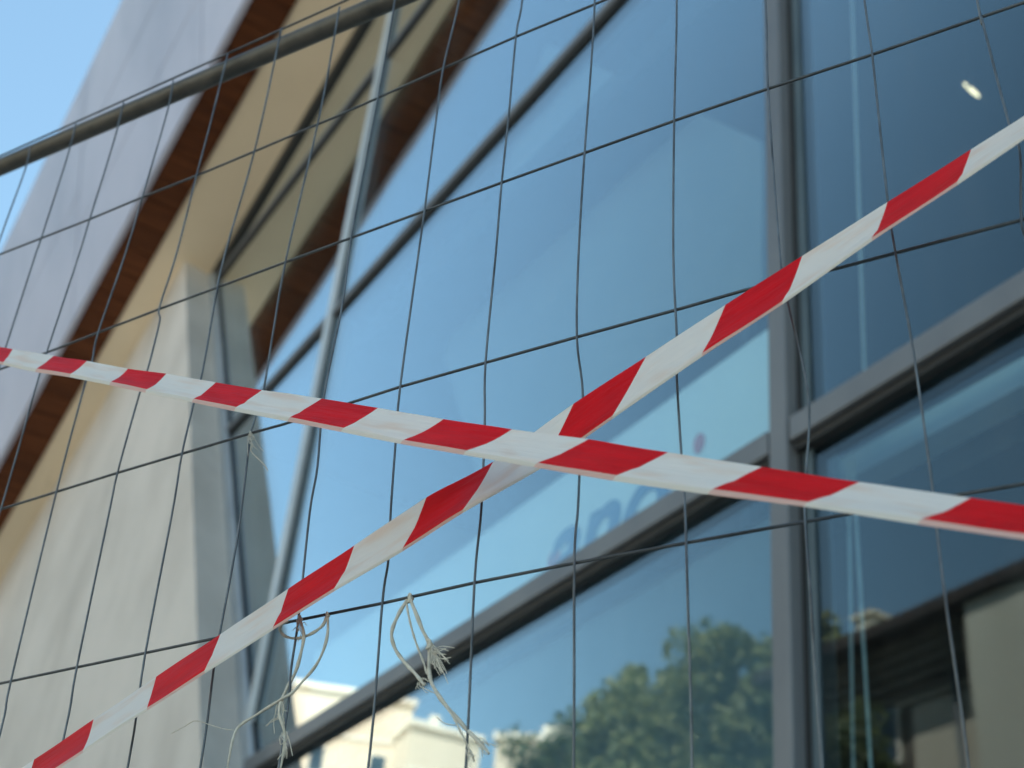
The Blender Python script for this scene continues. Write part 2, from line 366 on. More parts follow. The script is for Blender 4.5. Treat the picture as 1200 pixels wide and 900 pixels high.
# sloping soffit: tan boards in lengths, then crosswise dark wood planks
def slope_solid(sa, sb, n0, n1, m0, m1):   # solid between soffit lines m0..m1, ends square to the slope
    return prism([P(sa, n0, zs(sa,m0)), P(sa, n1, zs(sa,m0)), P(sa-SL*(m1-m0)/KM, n1, zs(sa,m0)+(m1-m0)/KM), P(sa-SL*(m1-m0)/KM, n0, zs(sa,m0)+(m1-m0)/KM)],
                 [P(sb, n0, zs(sb,m0)), P(sb, n1, zs(sb,m0)), P(sb-SL*(m1-m0)/KM, n1, zs(sb,m0)+(m1-m0)/KM), P(sb-SL*(m1-m0)/KM, n0, zs(sb,m0)+(m1-m0)/KM)])
sof = build('soffit', *slope_solid(S_L, S_R, -1.0, 0.645, MS+0.012, MS+0.06), 'soffit', bld)
wbase = build('wood_soffit', *slope_solid(S_L, S_R, 0.648, 1.06, MS+0.03, MS+0.062), 'gasket', bld)
PW = 0.30
proto = None; s = S_L; i = 0
while s < S_R-PW:
    if proto is None:
        v, f = slope_solid(s, s+PW-0.012, 0.650, 1.062, MS-0.004, MS+0.029)
        proto = build('plank', v, f, 'wood', wbase); bevel(proto, 0.004, 1)
        at = proto.data.attributes.new('grain', 'FLOAT_VECTOR', 'POINT')
        for q, co in enumerate(v):
            d = co-CAM; at.data[q].vector = (D-d.dot(NB), d.dot(RT), 0)
        p0 = proto
    else:
        p0 = proto.copy(); link(p0); p0.parent = wbase
        st = i*PW; p0.location = RT*st+UP*(SL*st)+UP*random.uniform(-0.003, 0.003)
    s += PW; i += 1
# fascia: tall panels leaning slightly outwards
NTOP = 1.78; MTOP = 12.75*(D-NTOP)
def fas(s, u, out): # u 0..1 up the fascia
    n = 1.068+(NTOP-1.068)*u; m = MS-0.02+(MTOP-MS+0.02)*u
    return P(s, n+out, zs(s, m))
core = build('fascia', *prism([fas(S_L,0.0,-0.05), fas(S_L,1,-0.05), fas(S_L,1,-0.02), fas(S_L,0.0,-0.02)],
                             [fas(S_R,0.0,-0.05), fas(S_R,1,-0.05), fas(S_R,1,-0.02), fas(S_R,0.0,-0.02)]), 'fascia', bld)
pl = 3.1; s = S_L; k = 0
while s < S_R-0.1:
    cuts = [0, 0.34, 0.67, 1.0] if k % 2 else [0, 0.5, 1.0]
    for u0, u1 in zip(cuts[:-1], cuts[1:]):
        d_ = random.uniform(-0.002, 0.002)
        a = s+0.014; b = min(s+pl, S_R)-0.014; g = 0.0022
        o = build('panel', *prism([fas(a,u0+g,-0.018), fas(b,u0+g,-0.018), fas(b,u1-g,-0.018), fas(a,u1-g,-0.018)],
                                  [fas(a,u0+g,0.006+d_), fas(b,u0+g,0.006+d_), fas(b,u1-g,0.006+d_), fas(a,u1-g,0.006+d_)]), 'fascia', core)
    s += pl; k += 1
# unseen roof body and back wall added to block the sun; side wall
build('roof_body', *prism([P(S_L,-12,zs(S_L,MS+0.07)), P(S_L,1.0,zs(S_L,MS+0.07)), P(S_L,NTOP-0.1,zs(S_L,MTOP-0.02)), P(S_L,-12,zs(S_L,MTOP-0.02))],
                          [P(S_R,-12,zs(S_R,MS+0.07)), P(S_R,1.0,zs(S_R,MS+0.07)), P(S_R,NTOP-0.1,zs(S_R,MTOP-0.02)), P(S_R,-12,zs(S_R,MTOP-0.02))]), 'render', bld)
build('back_wall', *prism([P(S_L,-12,G), P(S_L,-11.7,G), P(S_L,-11.7,zs(S_L,MS)), P(S_L,-12,zs(S_L,MS))],
                          [P(S_R,-12,G), P(S_R,-11.7,G), P(S_R,-11.7,zs(S_R,MS)), P(S_R,-12,zs(S_R,MS))]), 'render', bld)
build('side_wall', *boxP(S_R-0.3, S_R-0.02, -11.69, 0.0, G, zs(S_R-0.3, MS)-0.02), 'render', bld)
build('partition_wall', *prism([P(-14,-6.3,G), P(-14,-6,G), P(-14,-6,zs(-14,MS)), P(-14,-6.3,zs(-14,MS))],
                               [P(S_R-0.31,-6.3,G), P(S_R-0.31,-6,G), P(S_R-0.31,-6,zs(S_R-0.31,MS)), P(S_R-0.31,-6.3,zs(S_R-0.31,MS))]), 'interior', bld)
build('ceiling_lining', *slope_solid(-14, S_R-0.31, -6, -0.16, MS-0.05, MS-0.02), 'interior', bld)
for i, dz in ((1, -0.02), (2, 0.0), (3, 0.0)):
    zz = zt(i, -2)+dz
    if i == 3: zz = zt(3, -4)
    sl_ = max(s_edge(zz)+0.3, (zz-MS*KM)/SL+0.8)
    build('floor_slab', *boxP(sl_, S_R-0.32, -5.99, -0.42, zz-0.12, zz+0.12), 'interior', bld)
# cream pier wall with the leaning end
NW = 0.35
fe = [on_n(217, 312, NW), on_n(222, 450, NW), on_n(227, 600, NW), on_n(230, 700, NW), on_n(234, 830, NW)]
fk = (fe[4][0]-fe[0][0])/(fe[4][1]-fe[0][1])
def s_front(z): return fe[0][0]+fk*(z-fe[0][1])
zw = [G, 1.5, 3, 5, 7, fe[0][1]]
def wall_loop(n, edge):
    lp = [(S_L+0.3, G)]+[(edge(z), z) for z in (G, fe[0][1])]
    zt_ = zs(edge(fe[0][1]), MS)
    lp.append((edge(zt_), zt_-0.001)); lp.append((S_L+0.3, zs(S_L+0.3, MS)-0.001)); return [P(s, n, z) for s, z in lp]
edge_back = lambda z: s_edge(z)-0.055
build('pier_wall', *prism(wall_loop(NW, s_front), wall_loop(-0.25, edge_back)), 'render', bld)

# ------------------------------------------------------------------ things behind the glass
# lettered banner standing on the transom
bz = lambda s: zt(1, s)+0.06
b0, b1 = MULL[0]+0.5, MULL[1]-0.12
ztop = on_n(895, 388, -0.12)[1]; 
bt = lambda s: ztop+(s-b1)*0.026
ban = thing('window_banner', P((b0+b1)/2, -0.12, bz(b0)), 'pale banner with faint blue lettering standing behind the glass above a transom', 'banner')
build('sheet', *poly_solid([(b0, bz(b0)), (b1, bz(b1)), (b1, bt(b1)), (b0, bt(b0))], -0.14, -0.12), 'banner', ban)
def letters(txt, s0, z0, h, parent, m):
    cu = bpy.data.curves.new('lettering', 'FONT'); cu.body = txt; cu.size = h; cu.extrude = 0.004; cu.shear = 0.25; cu.offset = 0.012
    ob = link(bpy.data.objects.new('lettering', cu)); dg = bpy.context.evaluated_depsgraph_get()
    me = bpy.data.meshes.new_from_object(ob.evaluated_get(dg)); bpy.data.objects.remove(ob); bpy.data.curves.remove(cu)
    o = link(bpy.data.objects.new('lettering', me)); o.parent = parent; me.materials.clear(); me.materials.append(MT[m])
    R = Matrix((RT, UP+RT*0, NF)).transposed().to_4x4(); R.translation = P(s0, -0.114, z0)-OFF[parent.name]
    o.matrix_local = R; return o
s_l, z_l = on_n(640, 660, -0.12)
letters('ano', s_l, zt(1, s_l)+0.10, 0.62, ban, 'blue_print')
s_d, z_d = on_n(820, 520, -0.12)
build('red_dot', *poly_solid([(s_d+0.035*math.cos(a*0.628), z_d+0.05*math.sin(a*0.628)) for a in range(10)], -0.119, -0.113), 'red_print', ban)
s_d, z_d = on_n(650, 655, -0.12)
build('red_dot', *poly_solid([(s_d+0.05*math.cos(a*0.628), z_d+0.05*math.sin(a*0.628)) for a in range(10)], -0.119, -0.113), 'red_print', ban)
# slanting partition added to imitate a pale reflection in the middle window
pt = thing('reflection_wedge', P(-5.2, -0.9, zt(1, -5)+0.13), 'faint slanted blue-grey board added for a pale reflection in the large middle window', 'wedge')
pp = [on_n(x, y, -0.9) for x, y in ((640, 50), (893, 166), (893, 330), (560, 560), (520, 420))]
build('wedge', *poly_solid(pp, -0.95, -0.9), 'wedge_sheet', pt)
zlo = zt(1, -5)+0.10
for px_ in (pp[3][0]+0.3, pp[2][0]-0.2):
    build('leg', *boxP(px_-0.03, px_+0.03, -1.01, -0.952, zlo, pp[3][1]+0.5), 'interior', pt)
# roller blind in the pane below
s_b, z_b = on_n(800, 655, -0.10)
b0, b1 = MULL[0]+0.6, MULL[1]-0.1
bt = lambda s: z_b+(s-s_b)*0.026
rb = thing('roller_blind', P((b0+b1)/2, -0.15, G), 'blue-grey roller blind drawn behind the lower wide window', 'blind')
build('fabric', *poly_solid([(b0, G+0.03), (b1, G+0.03), (b1, bt(b1)), (b0, bt(b0))], -0.16, -0.155), 'blind', rb)
v, f = tube([P(b0, -0.19, bt(b0)+0.02), P(b1, -0.19, bt(b1)+0.02)], 0.035, 12); build('roller', v, f, 'interior', rb, True)
v, f = tube([P(b0, -0.158, G+0.03), P(b1, -0.158, G+0.03)], 0.012, 8); build('bottom_bar', v, f, 'alu', rb, True)
# pale beam seen inside the right hand window
s0, z0 = on_n(982, 552, -0.30); s1, z1 = on_n(1200, 432, -0.30)
kz = (z1-z0)/(s1-s0)
ib = thing('ceiling_duct', P(s0+2, -0.30, z0-0.1), 'pale flat duct running under the ceiling behind the right hand window', 'duct')
s2 = MULL[2]+2
build('duct_body', *prism([P(s0,-0.30,z0-0.06), P(s0,-0.30,z0+0.045), P(s0,-0.55,z0+0.045), P(s0,-0.55,z0-0.06)],
                          [P(s2,-0.30,z0+kz*(s2-s0)-0.06), P(s2,-0.30,z0+kz*(s2-s0)+0.045), P(s2,-0.55,z0+kz*(s2-s0)+0.045), P(s2,-0.55,z0+kz*(s2-s0)-0.06)]), 'beam', ib)
build('end_flange', *boxP(s0-0.02, s0+0.01, -0.57, -0.28, z0-0.08, z0+0.065), 'alu_pale', ib)
for q in range(3):
    sq = s0+0.5+q*1.6
    build('hanger', *tube([P(sq,-0.43,z0+kz*(sq-s0)+0.05), P(sq,-0.43,zt(1,-2)-0.14)], 0.006, 6), 'alu', ib)
# thin pale rods drawn for faint upright lines in the right windows
for (xa, ya, xb, yb, lab) in ((995, 600, 1000, 905, 'thin pale cord hanging straight behind the lower right window'),
                              (1003, 600, 1021, 905, 'pale slanting thin cord beside the straight one, lower right window'),
                              (997, -60, 1012, 400, 'faint pale cord hanging behind the upper right window')):
    a = on_n(xa, ya, -0.12); b = on_n(xb, yb, -0.12)
    up = 0.35 if ya > 0 else 2.0
    k = (b[0]-a[0])/(b[1]-a[1])
    ztop_ = zt(1, -3)-0.1 if ya > 0 else zt(2, -3)-0.1
    zbot = G+0.3 if ya > 0 else zt(1, -3)+0.08
    A_ = P(a[0]+k*(ztop_-a[1]), -0.12, ztop_); B_ = P(a[0]+k*(zbot-a[1]), -0.12, zbot)
    t_ = thing('thin_rod', B_, lab, 'rod')
    build('rod', *tube([A_, A_.lerp(B_, 0.5), B_], 0.006 if ya > 0 else 0.007, 8), 'rod', t_, True)
    build('rod_end', *tube([B_, B_-UP*0.02, B_-UP*0.06], 0.011, 10), 'rod', t_, True)
# lit ceiling lamp
sL, zL = on_n(1138, 105, -1.6)
lp = thing('ceiling_lamp', P(sL, -1.6, zL-0.05), 'small lit warm pendant lamp glowing inside the upper right window', 'lamp')
bm = bmesh.new(); bmesh.ops.create_uvsphere(bm, u_segments=20, v_segments=12, radius=0.05)
la = P(on_n(1129,97,-1.6)[0], -1.6, on_n(1129,97,-1.6)[1]); lb = P(on_n(1148,114,-1.6)[0], -1.6, on_n(1148,114,-1.6)[1])
lx = (lb-la)*0.5; ly = NF*0.012; lz = nrm(lx.cross(NF))*0.012; lc = (la+lb)*0.5
vs = [lc+lx*(v.co.x/0.05)+ly*(v.co.y/0.05)+lz*(v.co.z/0.05) for v in bm.verts]
fs = [[v.index for v in f.verts] for f in bm.faces]; bm.free()
build('bulb', vs, fs, 'glow', lp, True)
v, f = tube([P(sL,-1.6,zL+0.012), P(sL,-1.6,zL+0.07), P(sL,-1.6,zL+0.12)], 0.02, 16, lambda t: 1-0.6*t); build('lamp_cap', v, f, 'interior', lp, True)
v, f = tube([P(sL,-1.6,zL+0.12), P(sL,-1.6,zt(2,-2)-0.12)], 0.004, 6); build('flex', v, f, 'interior', lp)

# ------------------------------------------------------------------ the wire fence
FY = 0.9
fen = thing('wire_mesh_fence', (-0.65, FY, 0.0), 'temporary site fence of grey wire mesh under a round top tube', 'fence')
def ext(pts, lo, hi, ax):    # extend a polyline straight to the limits lo..hi along an axis
    pts = sorted(pts, key=lambda p: p[ax]); 
    a = pts[0]; b = pts[-1]; k = (b-a)/(b[ax]-a[ax])
    if a[ax] > lo: pts = [a+k*(lo-a[ax])]+pts
    if b[ax] < hi: pts = pts+[b+k*(hi-b[ax])]
    return pts
XL, XR = -2.02, 0.78
VW = [[(35,170),(30,197),(0,280)], [(89,143),(80,180),(47,283),(42,297),(8,403)],
 [(145,120),(133,167),(105,257),(93,297),(55,412),(43,450),(3,590)],
 [(203,93),(197,127),(170,220),(147,297),(115,390),(108,423),(97,460),(67,573),(13,797),(0,860)],
 [(267,63),(247,143),(230,207),(207,297),(187,360),(187,377),(173,433),(163,463),(138,553),(128,600),(90,782),(75,863)],
 [(330,33),(300,170),(263,300),(252,353),(237,437),(227,473),(213,533),(202,600),(170,767),(150,897)],
 [(398,8),(375,133),(336,300),(320,390),(310,450),(297,497),(293,513),(283,597),(273,660),(258,740),(250,787),(235,897)],
 [(460,17),(443,113),(413,270),(402,353),(380,463),(372,547),(363,600),(350,723),(341,785),(334,851)],
 [(538,0),(520,77),(512,133),(497,250),(490,300),(469,453),(463,527),(458,597),(455,657),(448,707),(432,897)],
 [(612,0),(605,40),(596,137),(588,213),(581,297),(569,425),(568,497),(564,597),(556,683),(546,897)],
 [(697,0),(693,73),(685,180),(678,298),(676,395),(683,463),(679,557),(677,600),(673,660),(672,900)],
 [(793,0),(790,143),(789,297),(793,393),(793,440),(798,527),(803,600),(806,707),(811,897)],
 [(897,0),(900,103),(914,300),(923,353),(947,460),(945,553),(943,600),(950,700),(963,893)],
 [(1013,0),(1022,63),(1040,233),(1050,300),(1070,410),(1093,573),(1098,620),(1110,717),(1133,883)],
 [(1145,0),(1150,20),(1182,143),(1195,177),(1197,260),(1206,300)]]
_ta, _tb = fp(0, 183, FY), fp(400, 3, FY)
def ZTX(x): return _ta.z+(_tb.z-_ta.z)*(x-_ta.x)/(_tb.x-_ta.x)   # height of the uppermost wire
ZB = 0.12
for q in VW:
    pts = [fp(x, y, FY-0.0035) for x, y in q]
    top = max(p.z for p in pts)
    pts = sorted(pts, key=lambda p: p.z)
    ZT = ZTX(pts[-1].x)+0.002
    pts = pts if pts[-1].z > ZT-0.03 else pts+[Vector((pts[-1].x-0.04*(ZT-pts[-1].z), FY-0.0035, ZT))]
    b = pts[0]; step = []
    z = b.z-0.24
    while z > ZB: step.append(Vector((b.x+0.04*(b.z-z)+random.uniform(-.004,.004), FY-0.0035, z))); z -= 0.236
    pts = [Vector((b.x+0.04*(b.z-ZB), FY-0.0035, ZB))]+step[::-1]+pts
    build('vertical_wire', *tube(spline(pts, 5), 0.00115, 6), 'wire_v', fen, True)
xs = [-1.76, -1.865, -1.965]+[-0.105+0.103*k for k in range(9)]
for x in xs:
    if x > XR-0.02: continue
    ZT = ZTX(x)+0.002
    pts = [Vector((x+0.036*(ZT-z)*0.9-0.0+random.uniform(-.004,.004), FY-0.0035, z)) for z in [ZB+(ZT-ZB)*k/8 for k in range(9)]]
    build('vertical_wire', *tube(spline(pts, 3), 0.00115, 6), 'wire_v', fen, True)
HW = [[(0,183),(400,3)],
      [(0,298),(105,257),(167,231),(230,206),(297,178),(400,134),(520,80),(607,42),(697,5),(720,-5)],
      [(55,413),(187,362),(400,283),(588,214),(800,138),(900,104),(1022,64),(1150,20),(1200,3)],
      [(0,597),(138,554),(293,508),(333,497),(470,453),(569,425),(676,395),(800,361),(873,340),(987,313),(1040,299),(1200,257)],
      [(0,801),(90,782),(257,747),(333,730),(448,707),(556,683),(673,660),(800,637),(990,603),(1123,580),(1200,567)]]
for q in HW:
    pts = [fp(x, y, FY) for x, y in q]; pts = ext(pts, XL, XR, 0)
    build('horizontal_wire', *tube([a_.lerp(b_, j/3) for a_, b_ in zip(pts[:-1], pts[1:]) for j in range(3)]+[pts[-1]], 0.0015, 8), 'wire', fen, True)
for k in range(1, 5):
    z = CAM.z+0.589*FY-0.236*k
    if z < ZB: break
    build('horizontal_wire', *tube([Vector((XL+(XR-XL)*j/10, FY, z+random.uniform(-.002,.002))) for j in range(11)], 0.0015, 8), 'wire', fen, True)
tp = ext([fp(0,196,FY+0.019), fp(450,4,FY+0.019)], XL, XR, 0)
build('top_rail', *tube([tp[0].lerp(tp[-1], j/24) for j in range(25)], 0.0135, 20), 'tube', fen, True)
zl, zr = tp[0].z, tp[-1].z
for x, z in ((XL, zl), (XR, zr)):
    build('post', *tube([Vector((x, FY+0.019, 0.05)), Vector((x, FY+0.019, z-0.017))], 0.0195, 20), 'tube', fen, True)
build('bottom_rail', *tube([Vector((XL+0.02, FY+0.019, ZB)), Vector((XR-0.02, FY+0.019, ZB))], 0.0165, 16), 'tube', fen, True)
for x, lab in ((XL, 'concrete foot block holding the fence post where the striped tapes are lowest'), (XR, 'concrete foot block under the other fence post')):
    y = FY+0.019
    a = [Vector((x-0.11, y-0.3, 0.004)), Vector((x+0.11, y-0.3, 0.004)), Vector((x+0.11, y+0.3, 0.004)), Vector((x-0.11, y+0.3, 0.004))]
    b = [Vector((x-0.09, y-0.27, 0.12)), Vector((x+0.09, y-0.27, 0.12)), Vector((x+0.09, y+0.27, 0.12)), Vector((x-0.09, y+0.27, 0.12))]
    bevel(tag(build('fence_foot', *prism(a, b), 'concrete'), lab, 'fence foot'), 0.015)

# ------------------------------------------------------------------ barrier tapes
def interp(tab, ph):
    if ph <= tab[0][0]: i = 0
    elif ph >= tab[-1][0]: i = len(tab)-2
    else: i = max(j for j in range(len(tab)-1) if tab[j][0] <= ph)
    i = min(max(i, 0), len(tab)-2)
    (a, A), (b, B) = tab[i], tab[i+1]; return A+(B-A)*((ph-a)/(b-a))
def smooth_tab(tab):        # cubic through world points by phase
    ph = [t[0] for t in tab]
    def f(p):
        n = len(tab)
        if p <= ph[0]: return tab[0][1]+(tab[2][1]-tab[0][1])*((p-ph[0])/(ph[2]-ph[0]))
        if p >= ph[-1]: return tab[-1][1]+(tab[-1][1]-tab[-3][1])*((p-ph[-1])/(ph[-1]-ph[-3]))
        i = max(j for j in range(n-1) if ph[j] <= p); t = (p-ph[i])/(ph[i+1]-ph[i])
        p0 = tab[max(i-1,0)][1]; p1 = tab[i][1]; p2 = tab[i+1][1]; p3 = tab[min(i+2,n-1)][1]
        c = 0.5*((2*p1)+(p2-p0)*t+(2*p0-5*p1+4*p2-p3)*t*t+(3*p1-p0-3*p2+p3)*t**3)
        lin = p1.lerp(p2, t); return lin.lerp(c, 0.6)
    return f
def make_tape(name, label, upper, lower, y, p_lo, p_hi, lip, seed, wmin=0.043):
    U = smooth_tab([(p, fp(x, yy, y)) for p, (x, yy) in upper]); Lw = smooth_tab([(p, fp(x, yy, y)) for p, (x, yy) in lower])
    n = int((p_hi-p_lo)*22); rows = []
    NV = 8
    for i in range(n+1):
        p = p_lo+(p_hi-p_lo)*i/n; a = U(p); b = Lw(p)
        d = nrm(U(p+0.2)-U(p-0.2)); ab = b-a; perp = (ab-d*ab.dot(d)); a_w = perp.length
        e = 0.5
        dl = 0.0
        if a_w < wmin: dl = -a_w*e*0.5+math.sqrt(max(wmin**2-a_w**2+(a_w*e*0.5)**2, 0))
        toc = nrm(CAM-b); b2 = b+toc*min(dl, 0.035)
        nr = nrm(d.cross(b2-a)); 
        if nr.y > 0: nr = -nr
        row = []
        for j in range(NV):
            v = j/(NV-1)
            bow = 0.0018*math.sin(math.pi*v)*(0.6+0.4*math.sin(p*2.1+seed))
            wr = 0.0007*noise.noise(Vector((p*3.1+seed, v*1.3, seed)))
            crease = 0.0010*math.exp(-((v-0.62-0.1*math.sin(p*0.9+seed))/0.10)**2)*(0.5+0.5*math.sin(p*1.7+seed*2))
            row.append((a.lerp(b2, v)-nr*(bow+crease)+nr*wr, p, v))
        dn = nrm(b2-a)
        lw = lip*(1+0.35*noise.noise(Vector((p*0.8, seed, 3))))
        for j, (dd, bk) in enumerate(((0.45, 0.12), (1.0, 0.55))):
            row.append((b2+dn*lw*dd-nr*lw*bk, p, 1.05+0.1*j))
        rows.append(row)
    K = len(rows[0]); V = [q[0] for r in rows for q in r]
    F = [(i*K+j, i*K+j+1, (i+1)*K+j+1, (i+1)*K+j) for i in range(n) for j in range(K-1)]
    org = Vector((sum(v.x for v in V)/len(V), y, min(v.z for v in V)))
    me = bpy.data.meshes.new(name); me.from_pydata([tuple(v-org) for v in V], [], F)
    uv = me.uv_layers.new(name='UVMap')
    for lpi in me.loops:
        q = rows[lpi.vertex_index//K][lpi.vertex_index % K]; uv.data[lpi.index].uv = (q[1]+20, q[2])
    for p_ in me.polygons: p_.use_smooth = True
    me.materials.append(MT['tape'])
    o = link(bpy.data.objects.new(name, me)); o.location = org
    return tag(o, label, 'barrier tape', 'striped barrier tapes on the fence')
U1 = [(-.5,(15,409)),(0,(63,417)),(.5,(102,423)),(1,(150,432)),(1.5,(195,438)),(2,(253,448)),(2.5,(307,457)),(3,(377,467)),(3.5,(443,478)),(4,(520,491)),(4.5,(600,503)),(5,(690,515)),(5.5,(783,530)),(6,(893,547)),(6.5,(1007,565)),(7,(1137,583))]
L1 = [(-.5,(4,424)),(0,(43,432)),(.5,(83,438)),(1,(130,447)),(1.5,(172,456)),(2,(227,467)),(2.5,(277,477)),(3,(340,489)),(3.5,(403,501)),(4,(473,515)),(4.5,(547,528)),(5,(630,542)),(5.5,(723,557)),(6,(835,573)),(6.5,(947,588)),(7,(1080,608))]
U2 = [(0,(40,890)),(.5,(110,843)),(1,(183,793)),(1.5,(258,743)),(2,(338,690)),(2.5,(415,639)),(3,(500,583)),(3.5,(578,541)),(4,(672,473)),(4.5,(757,418)),(5,(850,357)),(5.5,(940,300)),(6,(1040,237)),(6.5,(1138,175))]
L2 = [(0,(25,927)),(.5,(97,878)),(1,(172,829)),(1.5,(240,786)),(2,(320,735)),(2.5,(392,689)),(3,(472,642)),(3.5,(543,597)),(4,(636,544)),(4.5,(718,487)),(5,(823,414)),(5.5,(917,353)),(6,(1022,279)),(6.5,(1122,213))]
make_tape('barrier_tape', 'red and white striped tape rising steeply, passing behind the other tape', U2, L2, FY-0.018, -3.0, 11.0, 0.0026, 2.0, 0.043)
make_tape('barrier_tape', 'red and white striped tape dropping gently, crossing in front of the other tape', U1, L1, FY-0.085, -3.6, 11.2, 0.0042, 5.0, 0.045)

# ------------------------------------------------------------------ twine
def strand(pts, r, y=None, depth=None, k=7, jit=0.0):
    q = []
    for i, (x, yy) in enumerate(pts):
        d = FY-0.006-(depth[i] if depth else 0.004*math.sin(i*1.3))
        q.append(fp(x, yy, d))
    q = spline(q, k)
    return tube(q, r, 6, lambda t: 1.0-0.15*math.sin(t*40)-0.25*max(0, t-0.85)/0.15)
def merge(parts):
    V, F = [], []
    for v, f in parts:
        o = len(V); V += list(v); F += [tuple(i+o for i in q) for q in f]
    return V, F
def fray(x, y, n, lx, ly, r=0.00035, seed=1):
    rnd = random.Random(seed); out = []
    for _ in range(n):
        a = (x+rnd.uniform(-4,4), y+rnd.uniform(-4,4)); dx_ = lx*rnd.uniform(0.3,1.2)+rnd.uniform(-9,9); dy_ = ly*rnd.uniform(0.4,1.2)+rnd.uniform(-6,6)
        out.append(strand([a, (a[0]+dx_*0.4+rnd.uniform(-5,5), a[1]+dy_*0.5+rnd.uniform(-4,4)), (a[0]+dx_, a[1]+dy_)], r, k=4))
    return out
def knot(x, y, rad):
    c = fp(x, y, FY-0.005); pts = []
    for j in range(34):
        a = j*0.75; pts.append(c+Vector((math.cos(a)*rad*(0.8+0.2*math.sin(j)), math.sin(a*0.9)*rad*0.8, math.sin(a)*rad+(j/34-0.5)*rad)))
    return tube(pts, rad*0.42, 6)
t1 = thing('twine', fp(480, 702, FY-0.006), 'frayed pale twine hanging knotted from the wire below the tapes\' crossing', 'twine', None)
build('knot', *knot(480, 702, 0.0032), 'twine', t1, True)
build('loop', *strand([(477,703),(466,722),(459,742),(463,760),(474,776),(487,790),(497,803)], 0.0016), 'twine', t1, True)
build('strand', *strand([(481,703),(488,720),(495,738),(503,755),(503,775),(504,795),(512,812),(522,826),(536,842),(548,856),(558,866),(573,883)], 0.0018), 'twine', t1, True)
build('strand', *strand([(476,705),(479,722),(484,742),(490,760),(497,778),(500,790)], 0.0010), 'twine', t1, True)
build('strand', *strand([(520,824),(532,842),(542,862),(550,878),(556,892)], 0.0009), 'twine', t1, True)
build('strand', *strand([(512,840),(522,848),(538,850)], 0.0004), 'twine', t1, True)
build('knot', *knot(503, 756, 0.0030), 'twine', t1, True)
build('frayed_fibres', *merge(fray(506, 760, 16, 12, 30, seed=3)+fray(505, 765, 8, 26, 2, seed=4)+fray(494, 798, 9, 8, 8, seed=5)+fray(560, 868, 8, 12, 16, seed=6)+fray(550, 880, 6, 6, 18, seed=8)), 'twine', t1)['kind'] = 'stuff'
t2 = thing('twine', fp(350, 725, FY-0.006), 'pale twine looped twice over the wire with a long kinked tail', 'twine', None)
build('knot', *knot(351, 726, 0.0026), 'twine', t2, True); build('knot', *knot(383, 722, 0.0024), 'twine', t2, True)
build('loop', *strand([(383,722),(378,733),(366,742),(350,748),(335,746),(328,738),(331,731),(338,728)], 0.0014), 'twine', t2, True)
build('strand', *strand([(384,723),(384,742),(379,762),(370,780),(356,797),(342,812),(330,819),(316,828),(300,838),(284,848),(276,857),(271,875),(266,902)], 0.0013), 'twine', t2, True)
build('strand', *strand([(352,727),(356,745),(352,768),(346,788),(338,803),(331,818),(327,835),(332,852),(334,868),(329,900)], 0.0015), 'twine', t2, True)
build('strand', *strand([(276,856),(262,854),(248,850),(236,846),(227,845),(215,852),(200,860)], 0.0004), 'twine', t2, True)
build('frayed_fibres', *merge(fray(350, 728, 6, 4, 14, seed=11)+fray(331, 820, 8, 2, 26, seed=12)+fray(334, 860, 8, -2, 26, seed=13)+fray(328, 838, 5, -10, 10, seed=14)), 'twine', t2)['kind'] = 'stuff'
t3 = thing('twine', fp(293, 510, FY-0.006), 'short scrap of pale twine caught on a wire crossing beside the leaning pier', 'twine', None)
build('knot', *knot(293, 509, 0.0022), 'twine', t3, True)
build('frayed_fibres', *merge([strand([(293,511),(295,520),(294,528),(302,537),(310,545),(314,552)], 0.0006)]+fray(294, 512, 7, 5, 16, seed=21)), 'twine', t3)['kind'] = 'stuff'

# ------------------------------------------------------------------ across the street: seen mirrored in the glass
def house_block(name, pl, pr, n, depth, label, mt, windows=True):
    """flat-topped house: its top front edge runs between two mirrored photo points at one height"""
    s0, z = refl(*pl, n); v = w(*pr); k = v.z/v.dot(NB); n1 = z/k-D; s1, _ = refl(*pr, n1)
    t = thing(name, P((s0+s1)/2, (n+n1)/2+depth/2, G-0.13), label, 'house')
    A, B = P(s0, n, 0), P(s1, n1, 0); e = nrm(B-A); b = Vector((-e.y, e.x, 0))
    if b.dot(NF) < 0: b = -b
    wid = (B-A).length; A.z = 0; gz = CAM.z+G-0.13; tz = CAM.z+z
    def bx(u0, u1, d0, d1, z0, z1):
        q = [A+e*u+b*d for u, d in ((u0,d0),(u1,d0),(u1,d1),(u0,d1))]
        return prism([Vector((p.x,p.y,z0)) for p in q], [Vector((p.x,p.y,z1)) for p in q])
    build('wall', *bx(0, wid, 0, depth, gz, tz-0.4), mt, t)
    bevel(build('cornice', *bx(-0.2, wid+0.2, -0.25, depth+0.2, tz-0.398, tz), 'white_trim', t), 0.05)
    build('string_course', *bx(-0.05, wid+0.05, -0.08, -0.002, tz-3.3, tz-3.05), 'white_trim', t)
    nw = max(2, int(wid/2.8)); fl = 0
    while tz-5.0-fl*3.3 > gz+1.2:
        for k_ in range(nw):
            uc = wid*(k_+0.5)/nw; zc = tz-5.0-fl*3.3
            fr = build('window', *bx(uc-0.62, uc+0.62, -0.06, -0.002, zc-0.95, zc+0.95), 'white_trim', t)
            build('pane', *bx(uc-0.5, uc+0.5, -0.075, -0.062, zc-0.82, zc+0.82), 'window', fr)
        fl += 1
    return t, bx, wid, tz
tA, bxA, wA, zA = house_block('cream_house', (350, 797), (488, 821), 30, 10, 'tallest cream sunlit house mirrored low in the glass beside the pier', 'stucco')
build('chimney', *bxA(wA*0.55, wA*0.55+0.8, 3, 4, zA+0.002, zA+0.5), 'stucco2', tA)
